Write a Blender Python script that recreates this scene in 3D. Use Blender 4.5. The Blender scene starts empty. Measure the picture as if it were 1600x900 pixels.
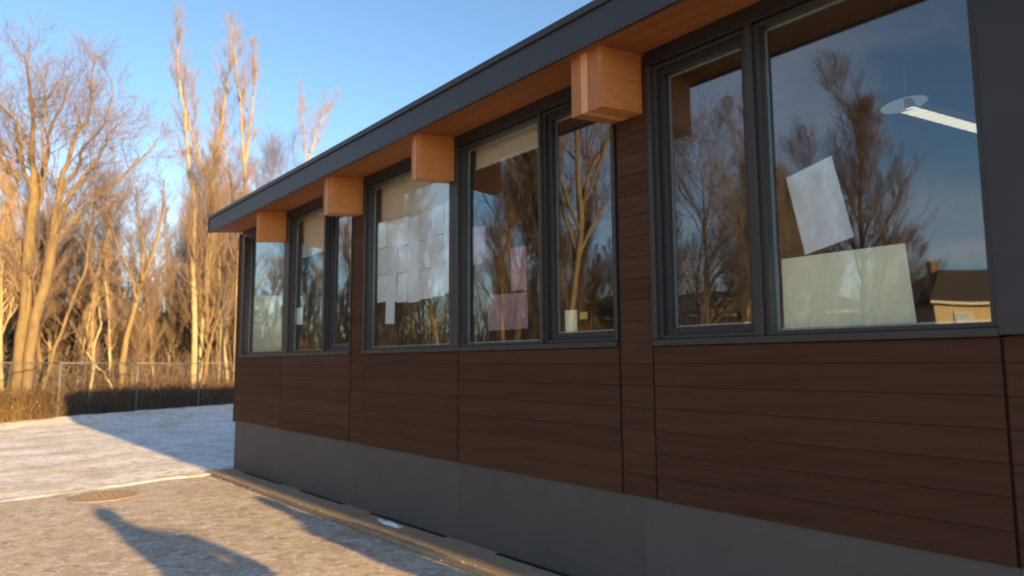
import bpy, math, random
import numpy as np
from mathutils import Vector, Matrix
random.seed(7)
sc = bpy.context.scene
# ------------------------------------------------------------------ camera
F_PX, CX, CY = 1100.0, 800.0, 450.0          # focal length and centre in photo pixels (1600 wide)
R = np.array([[0.7795775, -0.0611892, -0.62330955],
              [-0.62627969, -0.08524167, -0.77492426],
              [-0.00571495, 0.99447963, -0.10477404]])
cd = bpy.data.cameras.new('camera'); cam = bpy.data.objects.new('camera', cd)
sc.collection.objects.link(cam); sc.camera = cam
M4 = Matrix.Identity(4)
for i in range(3):
    for j in range(3): M4[i][j] = R[i][j]
cam.matrix_world = M4
cd.sensor_width = 36; cd.sensor_fit = 'HORIZONTAL'; cd.lens = 36 * F_PX / 1600
cd.clip_start = 0.05; cd.clip_end = 3000
cd.dof.use_dof = True; cd.dof.focus_distance = 4.6; cd.dof.aperture_fstop = 1.7
# ------------------------------------------------------------------ light
SUN_EL = math.radians(10.0); SUN_AZ = math.radians(0.55)     # light travels towards +Y, a hair towards +X
w = bpy.data.worlds.new('World'); sc.world = w; w.use_nodes = True
nt = w.node_tree; nt.nodes.clear()
def N(nt, typ, **kw):
    n = nt.nodes.new(typ)
    for k, v in kw.items(): setattr(n, k, v)
    return n
out = N(nt, 'ShaderNodeOutputWorld'); bg = N(nt, 'ShaderNodeBackground'); bg.inputs[1].default_value = 0.100
sky = N(nt, 'ShaderNodeTexSky', sky_type='NISHITA'); sky.sun_disc = False
sky.sun_elevation = SUN_EL; sky.sun_rotation = math.radians(180) + SUN_AZ
sky.air_density = 1.0; sky.dust_density = 0.35; sky.ozone_density = 2.6
tc = N(nt, 'ShaderNodeTexCoord'); sep = N(nt, 'ShaderNodeSeparateXYZ')
nt.links.new(tc.outputs['Generated'], sep.inputs[0])
mp = N(nt, 'ShaderNodeMapping'); mp.inputs['Scale'].default_value = (1.6, 1.6, 9.0)
nt.links.new(tc.outputs['Generated'], mp.inputs[0])
cn = N(nt, 'ShaderNodeTexNoise'); cn.inputs['Scale'].default_value = 3.2; cn.inputs['Detail'].default_value = 7; cn.inputs['Roughness'].default_value = .62
nt.links.new(mp.outputs[0], cn.inputs['Vector'])
cr = N(nt, 'ShaderNodeMapRange'); cr.inputs['From Min'].default_value = .43; cr.inputs['From Max'].default_value = .66
nt.links.new(cn.outputs[0], cr.inputs[0])
er = N(nt, 'ShaderNodeMapRange'); er.inputs['From Min'].default_value = .30; er.inputs['From Max'].default_value = .04
er.inputs['To Min'].default_value = 0.0; er.inputs['To Max'].default_value = .75
nt.links.new(sep.outputs[2], er.inputs[0])
mm = N(nt, 'ShaderNodeMath', operation='MULTIPLY'); nt.links.new(cr.outputs[0], mm.inputs[0]); nt.links.new(er.outputs[0], mm.inputs[1])
# a loose bank of high cloud to the west
mp2 = N(nt, 'ShaderNodeMapping'); mp2.inputs['Scale'].default_value = (1, 1, 2.2); mp2.inputs['Location'].default_value = (.3, .2, .1)
nt.links.new(tc.outputs['Generated'], mp2.inputs[0])
cn2 = N(nt, 'ShaderNodeTexNoise'); cn2.inputs['Scale'].default_value = 2.6; cn2.inputs['Detail'].default_value = 6
nt.links.new(mp2.outputs[0], cn2.inputs['Vector'])
cr2 = N(nt, 'ShaderNodeMapRange'); cr2.inputs['From Min'].default_value = .42; cr2.inputs['From Max'].default_value = .68; cr2.inputs['To Max'].default_value = .6
nt.links.new(cn2.outputs[0], cr2.inputs[0])
wr = N(nt, 'ShaderNodeMapRange'); wr.inputs['From Min'].default_value = -.55; wr.inputs['From Max'].default_value = -.9
nt.links.new(sep.outputs[0], wr.inputs[0])
m2 = N(nt, 'ShaderNodeMath', operation='MULTIPLY'); nt.links.new(cr2.outputs[0], m2.inputs[0]); nt.links.new(wr.outputs[0], m2.inputs[1])
mx = N(nt, 'ShaderNodeMath', operation='MAXIMUM'); nt.links.new(mm.outputs[0], mx.inputs[0]); nt.links.new(m2.outputs[0], mx.inputs[1])
cm = N(nt, 'ShaderNodeMixRGB'); nt.links.new(mx.outputs[0], cm.inputs[0]); nt.links.new(sky.outputs[0], cm.inputs[1])
cm.inputs[2].default_value = (4.6, 4.1, 4.3, 1)
nt.links.new(cm.outputs[0], bg.inputs[0]); nt.links.new(bg.outputs[0], out.inputs[0])
sd = bpy.data.lights.new('sun', 'SUN'); sd.energy = 5.0; sd.angle = math.radians(0.5); sd.color = (1.0, 0.655, 0.26)
sun = bpy.data.objects.new('sun', sd); sc.collection.objects.link(sun)
dv = Vector((math.sin(SUN_AZ) * math.cos(SUN_EL), math.cos(SUN_AZ) * math.cos(SUN_EL), -math.sin(SUN_EL)))
sun.rotation_euler = dv.to_track_quat('-Z', 'Y').to_euler()
vs = sc.view_settings; vs.view_transform = 'Standard'; vs.look = 'None'; vs.gamma = 1; vs.use_curve_mapping = False
vs.exposure = 1.6
sc.cycles.filter_width = 2.0
sc.cycles.max_bounces = 8; sc.cycles.transparent_max_bounces = 16

# ------------------------------------------------------------------ pixel -> place (only used here, to set things where they stand)
def ray(p): return R @ np.array([(p[0] - CX) / F_PX, -(p[1] - CY) / F_PX, -1.0])
def at_x(p, x): r = ray(p); return Vector(r * x / r[0])
def at_y(p, y): r = ray(p); return Vector(r * y / r[1])
GLASS_X = 3.462
def mirrored(p, d):
    r = ray(p); r = r / np.linalg.norm(r) * d
    return Vector((2 * GLASS_X - r[0], r[1], r[2]))
def gz(x, y): return -1.4045 - 0.011 * max(-40, min(y, 60))

# ------------------------------------------------------------------ materials
def mat(name, base, rough=.8, noise=None, bump=0.0, metallic=0, coat=0, spec=.5, stretch=(1, 1, 1), detail=6, bscale=None):
    """noise = (scale, colour2, lo, hi)"""
    m = bpy.data.materials.new(name); m.use_nodes = True; t = m.node_tree
    b = t.nodes['Principled BSDF']; b.inputs['Roughness'].default_value = rough; b.inputs['Metallic'].default_value = metallic
    b.inputs['Specular IOR Level'].default_value = spec
    b.inputs['Base Color'].default_value = (*base, 1)
    tc = N(t, 'ShaderNodeTexCoord'); mpp = N(t, 'ShaderNodeMapping'); mpp.inputs['Scale'].default_value = stretch
    t.links.new(tc.outputs['Object'], mpp.inputs[0])
    if noise:
        n = N(t, 'ShaderNodeTexNoise'); n.inputs['Scale'].default_value = noise[0]; n.inputs['Detail'].default_value = detail; n.inputs['Roughness'].default_value = .6
        t.links.new(mpp.outputs[0], n.inputs['Vector'])
        mr = N(t, 'ShaderNodeMapRange'); mr.inputs['From Min'].default_value = noise[2]; mr.inputs['From Max'].default_value = noise[3]
        t.links.new(n.outputs[0], mr.inputs[0])
        mi = N(t, 'ShaderNodeMixRGB'); mi.inputs[1].default_value = (*base, 1); mi.inputs[2].default_value = (*noise[1], 1)
        t.links.new(mr.outputs[0], mi.inputs[0])
        # each object a slightly different tone
        oi = N(t, 'ShaderNodeObjectInfo'); rr = N(t, 'ShaderNodeMapRange'); rr.inputs['To Min'].default_value = .86; rr.inputs['To Max'].default_value = 1.12
        t.links.new(oi.outputs['Random'], rr.inputs[0])
        hs = N(t, 'ShaderNodeHueSaturation'); t.links.new(rr.outputs[0], hs.inputs['Value']); t.links.new(mi.outputs[0], hs.inputs['Color'])
        t.links.new(hs.outputs[0], b.inputs['Base Color'])
    if bump:
        n2 = N(t, 'ShaderNodeTexNoise'); n2.inputs['Scale'].default_value = bscale or (noise[0] if noise else 20) ; n2.inputs['Detail'].default_value = 8
        t.links.new(mpp.outputs[0], n2.inputs['Vector'])
        bp = N(t, 'ShaderNodeBump'); bp.inputs['Strength'].default_value = bump; bp.inputs['Distance'].default_value = .01
        t.links.new(n2.outputs[0], bp.inputs['Height']); t.links.new(bp.outputs[0], b.inputs['Normal'])
    return m
MT = {}
MT['siding'] = mat('siding', (.081, .041, .025), .75, (14, (.060, .030, .019), .35, .7), .35, stretch=(1, .12, 3), bscale=40, spec=.12)
MT['joint'] = mat('joint', (.030, .016, .011), .8)
MT['siding_back'] = mat('siding_back', (.02, .012, .01), .9)
MT['metal'] = mat('metal', (.040, .044, .052), .45, (3, (.034, .038, .046), .3, .7), .04, bscale=300, spec=.4)
MT['frame'] = mat('frame', (.036, .039, .039), .42, (2, (.030, .033, .035), .3, .7), 0, spec=.5)
MT['sash'] = mat('sash', (.020, .023, .027), .4, (2, (.018, .02, .024), .3, .7), 0)
MT['spacer'] = mat('spacer', (.45, .5, .5), .35, metallic=.5)
MT['base'] = mat('base', (.104, .101, .098), .75, (1.6, (.088, .086, .084), .3, .7), .15, bscale=160, spec=.4)
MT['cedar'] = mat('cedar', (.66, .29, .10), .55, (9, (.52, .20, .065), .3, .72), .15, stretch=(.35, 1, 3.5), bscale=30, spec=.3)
MT['cedar_end'] = mat('cedar_end', (.50, .215, .08), .65, (14, (.38, .15, .05), .3, .7), .2, stretch=(1, 3, .4))
MT['cedar_pale'] = mat('cedar_pale', (.70, .40, .18), .6, (14, (.62, .33, .14), .3, .7), .1, stretch=(1, 3, .4))
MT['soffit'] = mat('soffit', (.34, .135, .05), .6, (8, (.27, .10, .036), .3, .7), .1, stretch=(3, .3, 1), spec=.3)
MT['bark'] = mat('bark', (.225, .165, .088), .9, (5, (.12, .083, .045), .3, .72), .8, stretch=(1, 1, .35), bscale=14)
MT['bark_pale'] = mat('bark_pale', (.42, .34, .22), .85, (4, (.23, .175, .11), .35, .75), .6, stretch=(1, 1, .4), bscale=12)
MT['bark_dark'] = mat('bark_dark', (.105, .074, .05), .9, (5, (.06, .043, .032), .3, .7), .8, stretch=(1, 1, .35))
MT['twig'] = mat('twig', (.20, .14, .105), .85, (1.5, (.125, .085, .068), .3, .7))
MT['twig_pale'] = mat('twig_pale', (.30, .22, .155), .85, (1.5, (.21, .15, .105), .3, .7))
MT['brush'] = mat('brush', (.17, .108, .05), .9, (.8, (.085, .052, .028), .35, .65))
MT['galv'] = mat('galv', (.15, .155, .15), .6, (6, (.16, .165, .16), .3, .7), metallic=.3)
MT['wire'] = mat('wire', (.16, .16, .155), .6, metallic=.3)
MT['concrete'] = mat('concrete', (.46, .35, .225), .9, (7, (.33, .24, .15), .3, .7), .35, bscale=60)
MT['drain'] = mat('drain', (.012, .012, .012), .7)
MT['iron'] = mat('iron', (.42, .32, .225), .85, (20, (.33, .235, .16), .3, .7), .5, metallic=.3)
MT['snowclump'] = mat('snowclump', (.8, .82, .86), .6, (12, (.62, .64, .68), .3, .7), .6)
MT['paper'] = mat('paper', (.86, .94, .97), .8, (3, (.76, .83, .87), .3, .7))
MT['paper2'] = mat('paper2', (.84, .88, .66), .8, (3, (.78, .82, .60), .3, .7))
MT['pink'] = mat('pink', (.42, .25, .28), .8, (4, (.34, .20, .23), .3, .7))
MT['blue'] = mat('blue', (.12, .15, .26), .8, (4, (.24, .28, .44), .3, .7))
MT['yellow'] = mat('yellow', (.7, .5, .12), .8)
MT['blind'] = mat('blind', (.70, .64, .50), .8, (60, (.66, .6, .47), .3, .7))
MT['inwall'] = mat('inwall', (.14, .125, .105), .9, (2, (.125, .11, .09), .3, .7))
MT['infloor'] = mat('infloor', (.18, .15, .12), .5, (2, (.15, .13, .1), .3, .7))
MT['roofing'] = mat('roofing', (.05, .055, .06), .8, (10, (.04, .042, .045), .3, .7), .3)
MT['stucco'] = mat('stucco', (.62, .50, .33), .9, (3, (.55, .44, .29), .3, .7), .2)
MT['brickwall'] = mat('brickwall', (.26, .17, .11), .9, (12, (.19, .12, .08), .3, .7), .3, stretch=(1, 1, 3))
MT['shingle'] = mat('shingle', (.085, .065, .05), .95, (9, (.055, .042, .034), .3, .7), .5, stretch=(1, 1, 3))
MT['trim'] = mat('trim', (.7, .68, .62), .7)
MT['coat'] = mat('coat', (.03, .035, .06), .85, (6, (.02, .025, .04), .3, .7), .2)
MT['jeans'] = mat('jeans', (.06, .08, .14), .9, (20, (.04, .055, .1), .3, .7), .1)
MT['skin'] = mat('skin', (.52, .33, .24), .6)
MT['shoe'] = mat('shoe', (.04, .03, .025), .6)
def glass(name, f0, tint, wob):
    m = bpy.data.materials.new(name); m.use_nodes = True; t = m.node_tree; t.nodes.clear()
    o = N(t, 'ShaderNodeOutputMaterial'); mix = N(t, 'ShaderNodeMixShader'); gl = N(t, 'ShaderNodeBsdfGlossy'); tr = N(t, 'ShaderNodeBsdfTransparent')
    gl.inputs['Roughness'].default_value = .008; gl.inputs['Color'].default_value = (.93, .97, 1, 1); tr.inputs[0].default_value = (*tint, 1)
    g = N(t, 'ShaderNodeNewGeometry'); d = N(t, 'ShaderNodeVectorMath', operation='DOT_PRODUCT')
    t.links.new(g.outputs['Normal'], d.inputs[0]); t.links.new(g.outputs['Incoming'], d.inputs[1])
    ab = N(t, 'ShaderNodeMath', operation='ABSOLUTE'); t.links.new(d.outputs['Value'], ab.inputs[0])
    om = N(t, 'ShaderNodeMath', operation='SUBTRACT'); om.inputs[0].default_value = 1; t.links.new(ab.outputs[0], om.inputs[1])
    pw = N(t, 'ShaderNodeMath', operation='POWER'); pw.inputs[1].default_value = 5; t.links.new(om.outputs[0], pw.inputs[0])
    ml = N(t, 'ShaderNodeMath', operation='MULTIPLY_ADD'); ml.inputs[1].default_value = 1 - f0; ml.inputs[2].default_value = f0
    t.links.new(pw.outputs[0], ml.inputs[0])
    tc = N(t, 'ShaderNodeTexCoord'); n = N(t, 'ShaderNodeTexNoise'); n.inputs['Scale'].default_value = 1.6; n.inputs['Detail'].default_value = 1
    t.links.new(tc.outputs['Object'], n.inputs['Vector'])
    bp = N(t, 'ShaderNodeBump'); bp.inputs['Strength'].default_value = wob; bp.inputs['Distance'].default_value = .02
    t.links.new(n.outputs[0], bp.inputs['Height']); t.links.new(bp.outputs[0], gl.inputs['Normal'])
    t.links.new(ml.outputs[0], mix.inputs[0]); t.links.new(tr.outputs[0], mix.inputs[1]); t.links.new(gl.outputs[0], mix.inputs[2])
    t.links.new(mix.outputs[0], o.inputs[0]); return m
MT['glass'] = glass('glass', .108, (.955, .975, .975), .08)
MT['glass_far'] = glass('glass_far', .3, (.2, .24, .26), .1)
def emit(name, col, s):
    m = bpy.data.materials.new(name); m.use_nodes = True; b = m.node_tree.nodes['Principled BSDF']
    b.inputs['Base Color'].default_value = (.8, .8, .8, 1); b.inputs['Emission Color'].default_value = (*col, 1); b.inputs['Emission Strength'].default_value = s; return m
MT['lamp'] = emit('lamp', (1.0, .90, .66), .30)
MT['disc_glow'] = emit('disc_glow', (.55, .75, .85), .045)  # faint glow put in as the light falling on the end disc
def ground_mat(name, layers, bump, rough=.85, bs=25, dist=.02):
    """layers: (colour, scale, lo, hi, stretch, roughness) painted one over another"""
    m = bpy.data.materials.new(name); m.use_nodes = True; t = m.node_tree; b = t.nodes['Principled BSDF']
    b.inputs['Roughness'].default_value = rough; b.inputs['Specular IOR Level'].default_value = .3
    tc = N(t, 'ShaderNodeTexCoord'); last = None
    for k, (col, s, lo, hi, st) in enumerate(layers):
        if last is None:
            c = N(t, 'ShaderNodeRGB'); c.outputs[0].default_value = (*col, 1); last = c.outputs[0]; continue
        mpp = N(t, 'ShaderNodeMapping'); mpp.inputs['Scale'].default_value = st; mpp.inputs['Location'].default_value = (k * 3.1, k * 1.7, 0)
        mpp.inputs['Rotation'].default_value = (0, 0, .35)
        t.links.new(tc.outputs['Object'], mpp.inputs[0])
        n = N(t, 'ShaderNodeTexNoise'); n.inputs['Scale'].default_value = s; n.inputs['Detail'].default_value = 8; n.inputs['Roughness'].default_value = .62; n.inputs['Distortion'].default_value = .3
        t.links.new(mpp.outputs[0], n.inputs['Vector'])
        mr = N(t, 'ShaderNodeMapRange'); mr.inputs['From Min'].default_value = lo; mr.inputs['From Max'].default_value = hi
        t.links.new(n.outputs[0], mr.inputs[0])
        mi = N(t, 'ShaderNodeMixRGB'); t.links.new(mr.outputs[0], mi.inputs[0]); t.links.new(last, mi.inputs[1]); mi.inputs[2].default_value = (*col, 1)
        last = mi.outputs[0]
    t.links.new(last, b.inputs['Base Color'])
    n = N(t, 'ShaderNodeTexNoise'); n.inputs['Scale'].default_value = bs; n.inputs['Detail'].default_value = 8
    t.links.new(tc.outputs['Object'], n.inputs['Vector'])
    bp = N(t, 'ShaderNodeBump'); bp.inputs['Strength'].default_value = bump; bp.inputs['Distance'].default_value = dist
    t.links.new(n.outputs[0], bp.inputs['Height']); t.links.new(bp.outputs[0], b.inputs['Normal'])
    return m
MT['pavement'] = ground_mat('pavement', [((.64, .53, .40), 0, 0, 0, 0), ((.50, .40, .30), .9, .44, .62, (1, 1, 1)), ((.72, .64, .56), 4.5, .49, .64, (1, 1, 1)), ((.40, .31, .22), 8, .51, .65, (1, 1, 1)), ((.84, .79, .74), 17, .54, .68, (1, 1, 1)), ((.34, .26, .185), 32, .54, .68, (1, 1, 1))], .3, bs=45, dist=.008)
MT['snow'] = ground_mat('snow', [((.92, .89, .85), 0, 0, 0, 0), ((.68, .60, .49), 1.1, .45, .64, (1, 1, 1)), ((.52, .43, .33), 5, .52, .66, (1, 1, 1)), ((.40, .31, .22), 14, .55, .68, (1, 1, 1))], .4, bs=24, dist=.012)
MT['litter'] = ground_mat('litter', [((.17, .11, .065), 0, 0, 0, 0), ((.30, .22, .14), 2, .45, .65, (1, 1, 1)), ((.5, .48, .46), .35, .55, .7, (1, 1, 1))], .6, bs=8)

# ------------------------------------------------------------------ mesh helpers
class MB:
    def __init__(s): s.v = []; s.f = []
    def box(s, x0, x1, y0, y1, z0, z1):
        b = len(s.v); s.v += [(x, y, z) for x in (x0, x1) for y in (y0, y1) for z in (z0, z1)]
        s.f += [tuple(b + i for i in q) for q in ((0, 1, 3, 2), (4, 6, 7, 5), (0, 4, 5, 1), (2, 3, 7, 6), (0, 2, 6, 4), (1, 5, 7, 3))]
        return s
    def prism(s, poly, axis, a, c):
        """poly = list of 2-D points, extruded along axis from a to c"""
        n = len(poly); b = len(s.v)
        for t in (a, c):
            for p in poly:
                s.v.append({'x': (t, p[0], p[1]), 'y': (p[0], t, p[1]), 'z': (p[0], p[1], t)}[axis])
        for i in range(n): s.f.append((b + i, b + (i + 1) % n, b + n + (i + 1) % n, b + n + i))
        s.f.append(tuple(b + i for i in range(n))); s.f.append(tuple(b + n + i for i in reversed(range(n))))
        return s
    def tube(s, pts, rad, n=6, cap=True):
        b = len(s.v); k = len(pts)
        up = Vector((0.13, 0.21, 1)).normalized(); prev = None
        for i, p in enumerate(pts):
            p = Vector(p); a = Vector(pts[max(i - 1, 0)]); c = Vector(pts[min(i + 1, k - 1)])
            d = (c - a)
            if d.length < 1e-6: d = Vector((0, 0, 1))
            d.normalize()
            if prev is None:
                u = d.orthogonal().normalized()
            else:
                u = (prev - d * prev.dot(d))
                u = u.normalized() if u.length > 1e-5 else d.orthogonal().normalized()
            prev = u; v = d.cross(u); r = rad[i] if hasattr(rad, '__len__') else rad
            for j in range(n):
                a_ = 2 * math.pi * j / n
                q = p + u * (r * math.cos(a_)) + v * (r * math.sin(a_)); s.v.append((q.x, q.y, q.z))
        for i in range(k - 1):
            for j in range(n):
                s.f.append((b + i * n + j, b + i * n + (j + 1) % n, b + (i + 1) * n + (j + 1) % n, b + (i + 1) * n + j))
        if cap and n > 3:
            s.f.append(tuple(b + j for j in reversed(range(n)))); s.f.append(tuple(b + (k - 1) * n + j for j in range(n)))
        return s
    def build(s, name, m, parent=None, smooth=False, bevel=0, fix=False, origin=None):
        me = bpy.data.meshes.new(name)
        vv = s.v
        if origin is not None: vv = [(a - origin[0], b - origin[1], c - origin[2]) for a, b, c in vv]
        me.from_pydata(vv, [], s.f); me.materials.append(MT[m] if isinstance(m, str) else m)
        if fix:
            import bmesh
            bm = bmesh.new(); bm.from_mesh(me); bmesh.ops.recalc_face_normals(bm, faces=bm.faces); bm.to_mesh(me); bm.free()
        if smooth: me.polygons.foreach_set('use_smooth', [True] * len(me.polygons))
        me.update()
        o = bpy.data.objects.new(name, me); sc.collection.objects.link(o)
        if origin is not None: o.location = origin
        if parent: o.parent = parent
        if bevel:
            bv = o.modifiers.new('bevel', 'BEVEL'); bv.width = bevel; bv.segments = 2; bv.limit_method = 'ANGLE'
        return o
def empty(name, loc=(0, 0, 0), label=None, cat=None, group=None):
    o = bpy.data.objects.new(name, None); sc.collection.objects.link(o); o.location = loc; tag(o, label, cat, group); return o
def tag(o, label=None, cat=None, group=None, kind=None):
    if label: o['label'] = label
    if cat: o['category'] = cat
    if group: o['group'] = group
    if kind: o['kind'] = kind
    return o

# ------------------------------------------------------------------ ground
def hnoise(x, y):
    return (math.sin(x * 1.7 + 2 * math.sin(y * .9)) * .35 + math.sin(y * 2.3 + 1.3 * math.sin(x * 1.1)) * .35 + math.sin(x * 5.1 + y * 3.7) * .2 + math.sin(x * 9.3 - y * 11.2) * .1)
def edge_y(x): return 9.82 + .25 * x if x > -30 else 2.3
def sheet(name, m, xs, ys, zf, yf=None):
    v = []; f = []; nx, ny = len(xs), len(ys)
    for j, y in enumerate(ys):
        for x in xs:
            yy = yf(x, y) if yf else y
            v.append((x, yy, zf(x, yy)))
    for j in range(ny - 1):
        for i in range(nx - 1):
            a = j * nx + i; f.append((a, a + 1, a + nx + 1, a + nx))
    me = bpy.data.meshes.new(name); me.from_pydata(v, [], f); me.materials.append(MT[m])
    me.polygons.foreach_set('use_smooth', [True] * len(f))
    o = bpy.data.objects.new(name, me); sc.collection.objects.link(o); o['kind'] = 'structure'; return o
lin = lambda a, b, n: [a + (b - a) * i / (n - 1) for i in range(n)]
sheet('ground', 'litter', [-900, -200, -80, -40] + lin(-30, 40, 36) + [60, 120, 300, 900], [-600, -200, -60, -30] + lin(-20, 60, 41) + [90, 160, 400, 1200],
      lambda x, y: gz(x, y) - .10)
xs = lin(-30, 3.02, 166)
sheet('pavement', 'pavement', xs, lin(0, 1, 120), lambda x, y: gz(x, y) - .03 + .006 * hnoise(x, y) - (.012 if x > 2.9 else 0),
      lambda x, t: -22 + (edge_y(x) + .06 * hnoise(x * 3.3, 3) + .04 + 22) * (1 - (1 - t) ** 1.6))
def snow_y(x, t):
    e = edge_y(x) + .06 * hnoise(x * 3.3, 3)
    fy = 24.33 + .65 * x + 1.2 + .25 * hnoise(x * 1.3, 8)
    return e + (fy - e) * t ** 1.3
def snow_z(x, y):
    e = edge_y(x) + .06 * hnoise(x * 3.3, 3); d = y - e
    rim = .008 * math.exp(-((d - .12) / .14) ** 2)
    return gz(x, y) - .035 + min(1, max(0, d / .05)) * (.010 + .010 * hnoise(x * 4, 1)) + rim + .014 * hnoise(x * 1.5, y * 1.5) + (.12 * max(0, 1 - abs(y - (24.0 + .65 * x)) / 1.5))
sheet('snow_field', 'snow', lin(-30, 30, 260), lin(0, 1, 110), snow_z, snow_y)

# concrete walkway along the wall
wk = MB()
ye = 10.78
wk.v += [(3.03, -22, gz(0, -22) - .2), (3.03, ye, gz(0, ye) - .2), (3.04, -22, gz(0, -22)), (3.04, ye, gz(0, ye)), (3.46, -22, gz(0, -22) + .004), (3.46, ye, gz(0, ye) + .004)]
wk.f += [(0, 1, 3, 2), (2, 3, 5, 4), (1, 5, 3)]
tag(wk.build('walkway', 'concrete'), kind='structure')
walk = bpy.data.objects['walkway']
for a, c in ((10.2, 8.8), (8.2, 7.05), (6.45, 5.1), (4.4, 2.6), (2.2, 1.0)):
    d = MB(); z = lambda y: gz(0, y) + .006
    d.v += [(3.352, c, z(c)), (3.396, c, z(c)), (3.352, a, z(a)), (3.396, a, z(a)), (3.352, c, z(c) - .004), (3.352, a, z(a) - .004)]
    d.f += [(0, 1, 3, 2), (0, 2, 5, 4)]
    d.build('drain_slot', 'drain', walk)
# grit and dirt along the edge of the walkway
rk = random.Random(4); g = MB()
for i in range(220):
    y = rk.uniform(1.5, 11); x = 3.03 + rk.gauss(-.03, .05); s = rk.uniform(.003, .010)
    if x > 3.2: continue
    zz = gz(x, y) + (.0 if x > 3.035 else -.028)
    g.v += [(x - s, y, zz), (x + s, y - s, zz), (x, y + s, zz), (x, y, zz + s * .6)]; b = len(g.v) - 4
    g.f += [(b, b + 1, b + 3), (b + 1, b + 2, b + 3), (b + 2, b, b + 3)]
tag(g.build('grit', 'concrete'), 'loose grit and crumbled ice along the edge of the concrete walkway', 'grit', kind='stuff')
# manhole cover
mc = MB(); c0 = (1.56, 9.62); zc = gz(*c0) - .022
ring = [(c0[0] + .36 * math.cos(a * math.tau / 40), c0[1] + .36 * math.sin(a * math.tau / 40)) for a in range(40)]
mc.prism(ring, 'z', zc - .03, zc - .002)
for i in range(-4, 5):
    for j in range(-4, 5):
        if i * i + j * j < 17: mc.box(c0[0] + i * .07 - .02, c0[0] + i * .07 + .02, c0[1] + j * .07 - .02, c0[1] + j * .07 + .02, zc - .002, zc - .0012)
tag(mc.build('manhole_cover', 'iron', fix=True), 'round rusty iron manhole cover set in the icy pavement near the snow edge', 'manhole cover')
# lump of snow on the walkway
sl = MB(); cx, cy = 3.26, 5.72
import bmesh
def blob(name, loc, rad, m, seed, lump=.3, parent=None):
    bm = bmesh.new(); bmesh.ops.create_icosphere(bm, subdivisions=3, radius=1); rr = random.Random(seed)
    ph = [rr.uniform(0, 6) for _ in range(6)]
    for v in bm.verts:
        k = 1 + lump * (math.sin(v.co.x * 4 + ph[0]) * math.sin(v.co.y * 5 + ph[1]) + .5 * math.sin(v.co.z * 9 + v.co.x * 7 + ph[2]))
        v.co = Vector((v.co.x * rad[0] * k, v.co.y * rad[1] * k, max(v.co.z, -.2) * rad[2] * k))
    me = bpy.data.meshes.new(name); bm.to_mesh(me); bm.free(); me.materials.append(MT[m]); me.polygons.foreach_set('use_smooth', [True] * len(me.polygons))
    o = bpy.data.objects.new(name, me); sc.collection.objects.link(o); o.location = loc; o.parent = parent; return o
tag(blob('snow_lump', (3.27, 5.85, gz(0, 5.85) + .004), (.035, .20, .022), 'snowclump', 3), 'small lump of white snow lying on the shaded walkway by the wall', 'snow')

# ------------------------------------------------------------------ the building
WX = 3.40
bld = empty('school_building', (WX, 0, gz(0, 0)), 'long low building with dark brown siding, tall windows and wooden beam ends under the eave', 'building')
bo = Vector(bld.location)
def bpart(mb, name, m, parent=None, bevel=0, fix=False, smooth=False):
    """a part given in world coordinates; its origin is its own centre"""
    vs = np.array(mb.v); c = (vs.min(0) + vs.max(0)) / 2
    mb.v = [tuple(p) for p in (vs - c)]
    o = mb.build(name, m, None, smooth, bevel, fix)
    par = parent or bld; o.parent = par
    base = bo if par is bld else bo + Vector(par.location)
    o.location = Vector(c) - base
    return o
SILL, SBOT, HEAD, SOFF = .092, -.826, 1.862, 1.955
rb = random.Random(11)
bh = (SILL - SBOT) / 6.78
seams = [SBOT + bh * i for i in range(0, 22)]
def boards(y1, y0, top, inset=0.0):
    for i in range(len(seams) - 1):
        z0, z1 = seams[i], min(seams[i + 1], top)
        if z1 - z0 < .012: break
        o = rb.uniform(0, .0025)
        # shiplap profile: a bevelled lip at the top, a shadow gap beneath
        poly = [(WX + .02, z0 + .0006), (WX - .0125 - o + inset, z0 + .0006), (WX - .014 - o + inset, z0 + .004), (WX - .012 - o + inset, z1 - .005), (WX - .0095 + inset, z1 - .0008), (WX + .02, z1 - .0006)]
        m = MB().prism(poly, 'y', y0 + .0075, y1 - .0075)
        bpart(m, 'siding_board', 'siding', fix=True)
for a, c, t in ((10.78, 8.945, SILL), (8.945, 6.975, SILL), (6.975, 6.695, SOFF), (6.695, 4.94, SILL), (4.94, 3.11, SILL), (3.11, 2.835, SOFF), (2.835, 1.0, SILL), (1.0, -.85, SILL)):
    boards(a, c, t, .006 if t > 1 else 0)
for z in seams[6:]:
    pass
# narrow boards beside the first window at the far corner
for i in range(7, len(seams) - 1):
    z0, z1 = seams[i], min(seams[i + 1], SOFF)
    if z1 - z0 < .02: break
    bpart(MB().box(WX - .012, WX + .02, 10.62, 10.775, z0 + .003, z1 - .002), 'siding_board', 'siding')
bpart(MB().box(WX - .012, WX + .02, 10.62, 10.775, SILL, seams[7] - .002), 'siding_board', 'siding')
# black membrane behind the boards, with the window openings left open
mem = MB().box(WX + .022, WX + .10, -22, 10.76, SBOT - .0, SILL - .004)
mem.box(WX + .022, WX + .10, 6.69, 6.99, SILL, SOFF + .1).box(WX + .022, WX + .10, 2.83, 3.12, SILL, SOFF + .1).box(WX + .022, WX + .10, 10.62, 10.76, SILL, SOFF + .1)
mem.box(WX + .022, WX + .10, -22, -.86, SILL, SOFF + .1)
bpart(mem, 'wall_core', 'siding_back')
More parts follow.
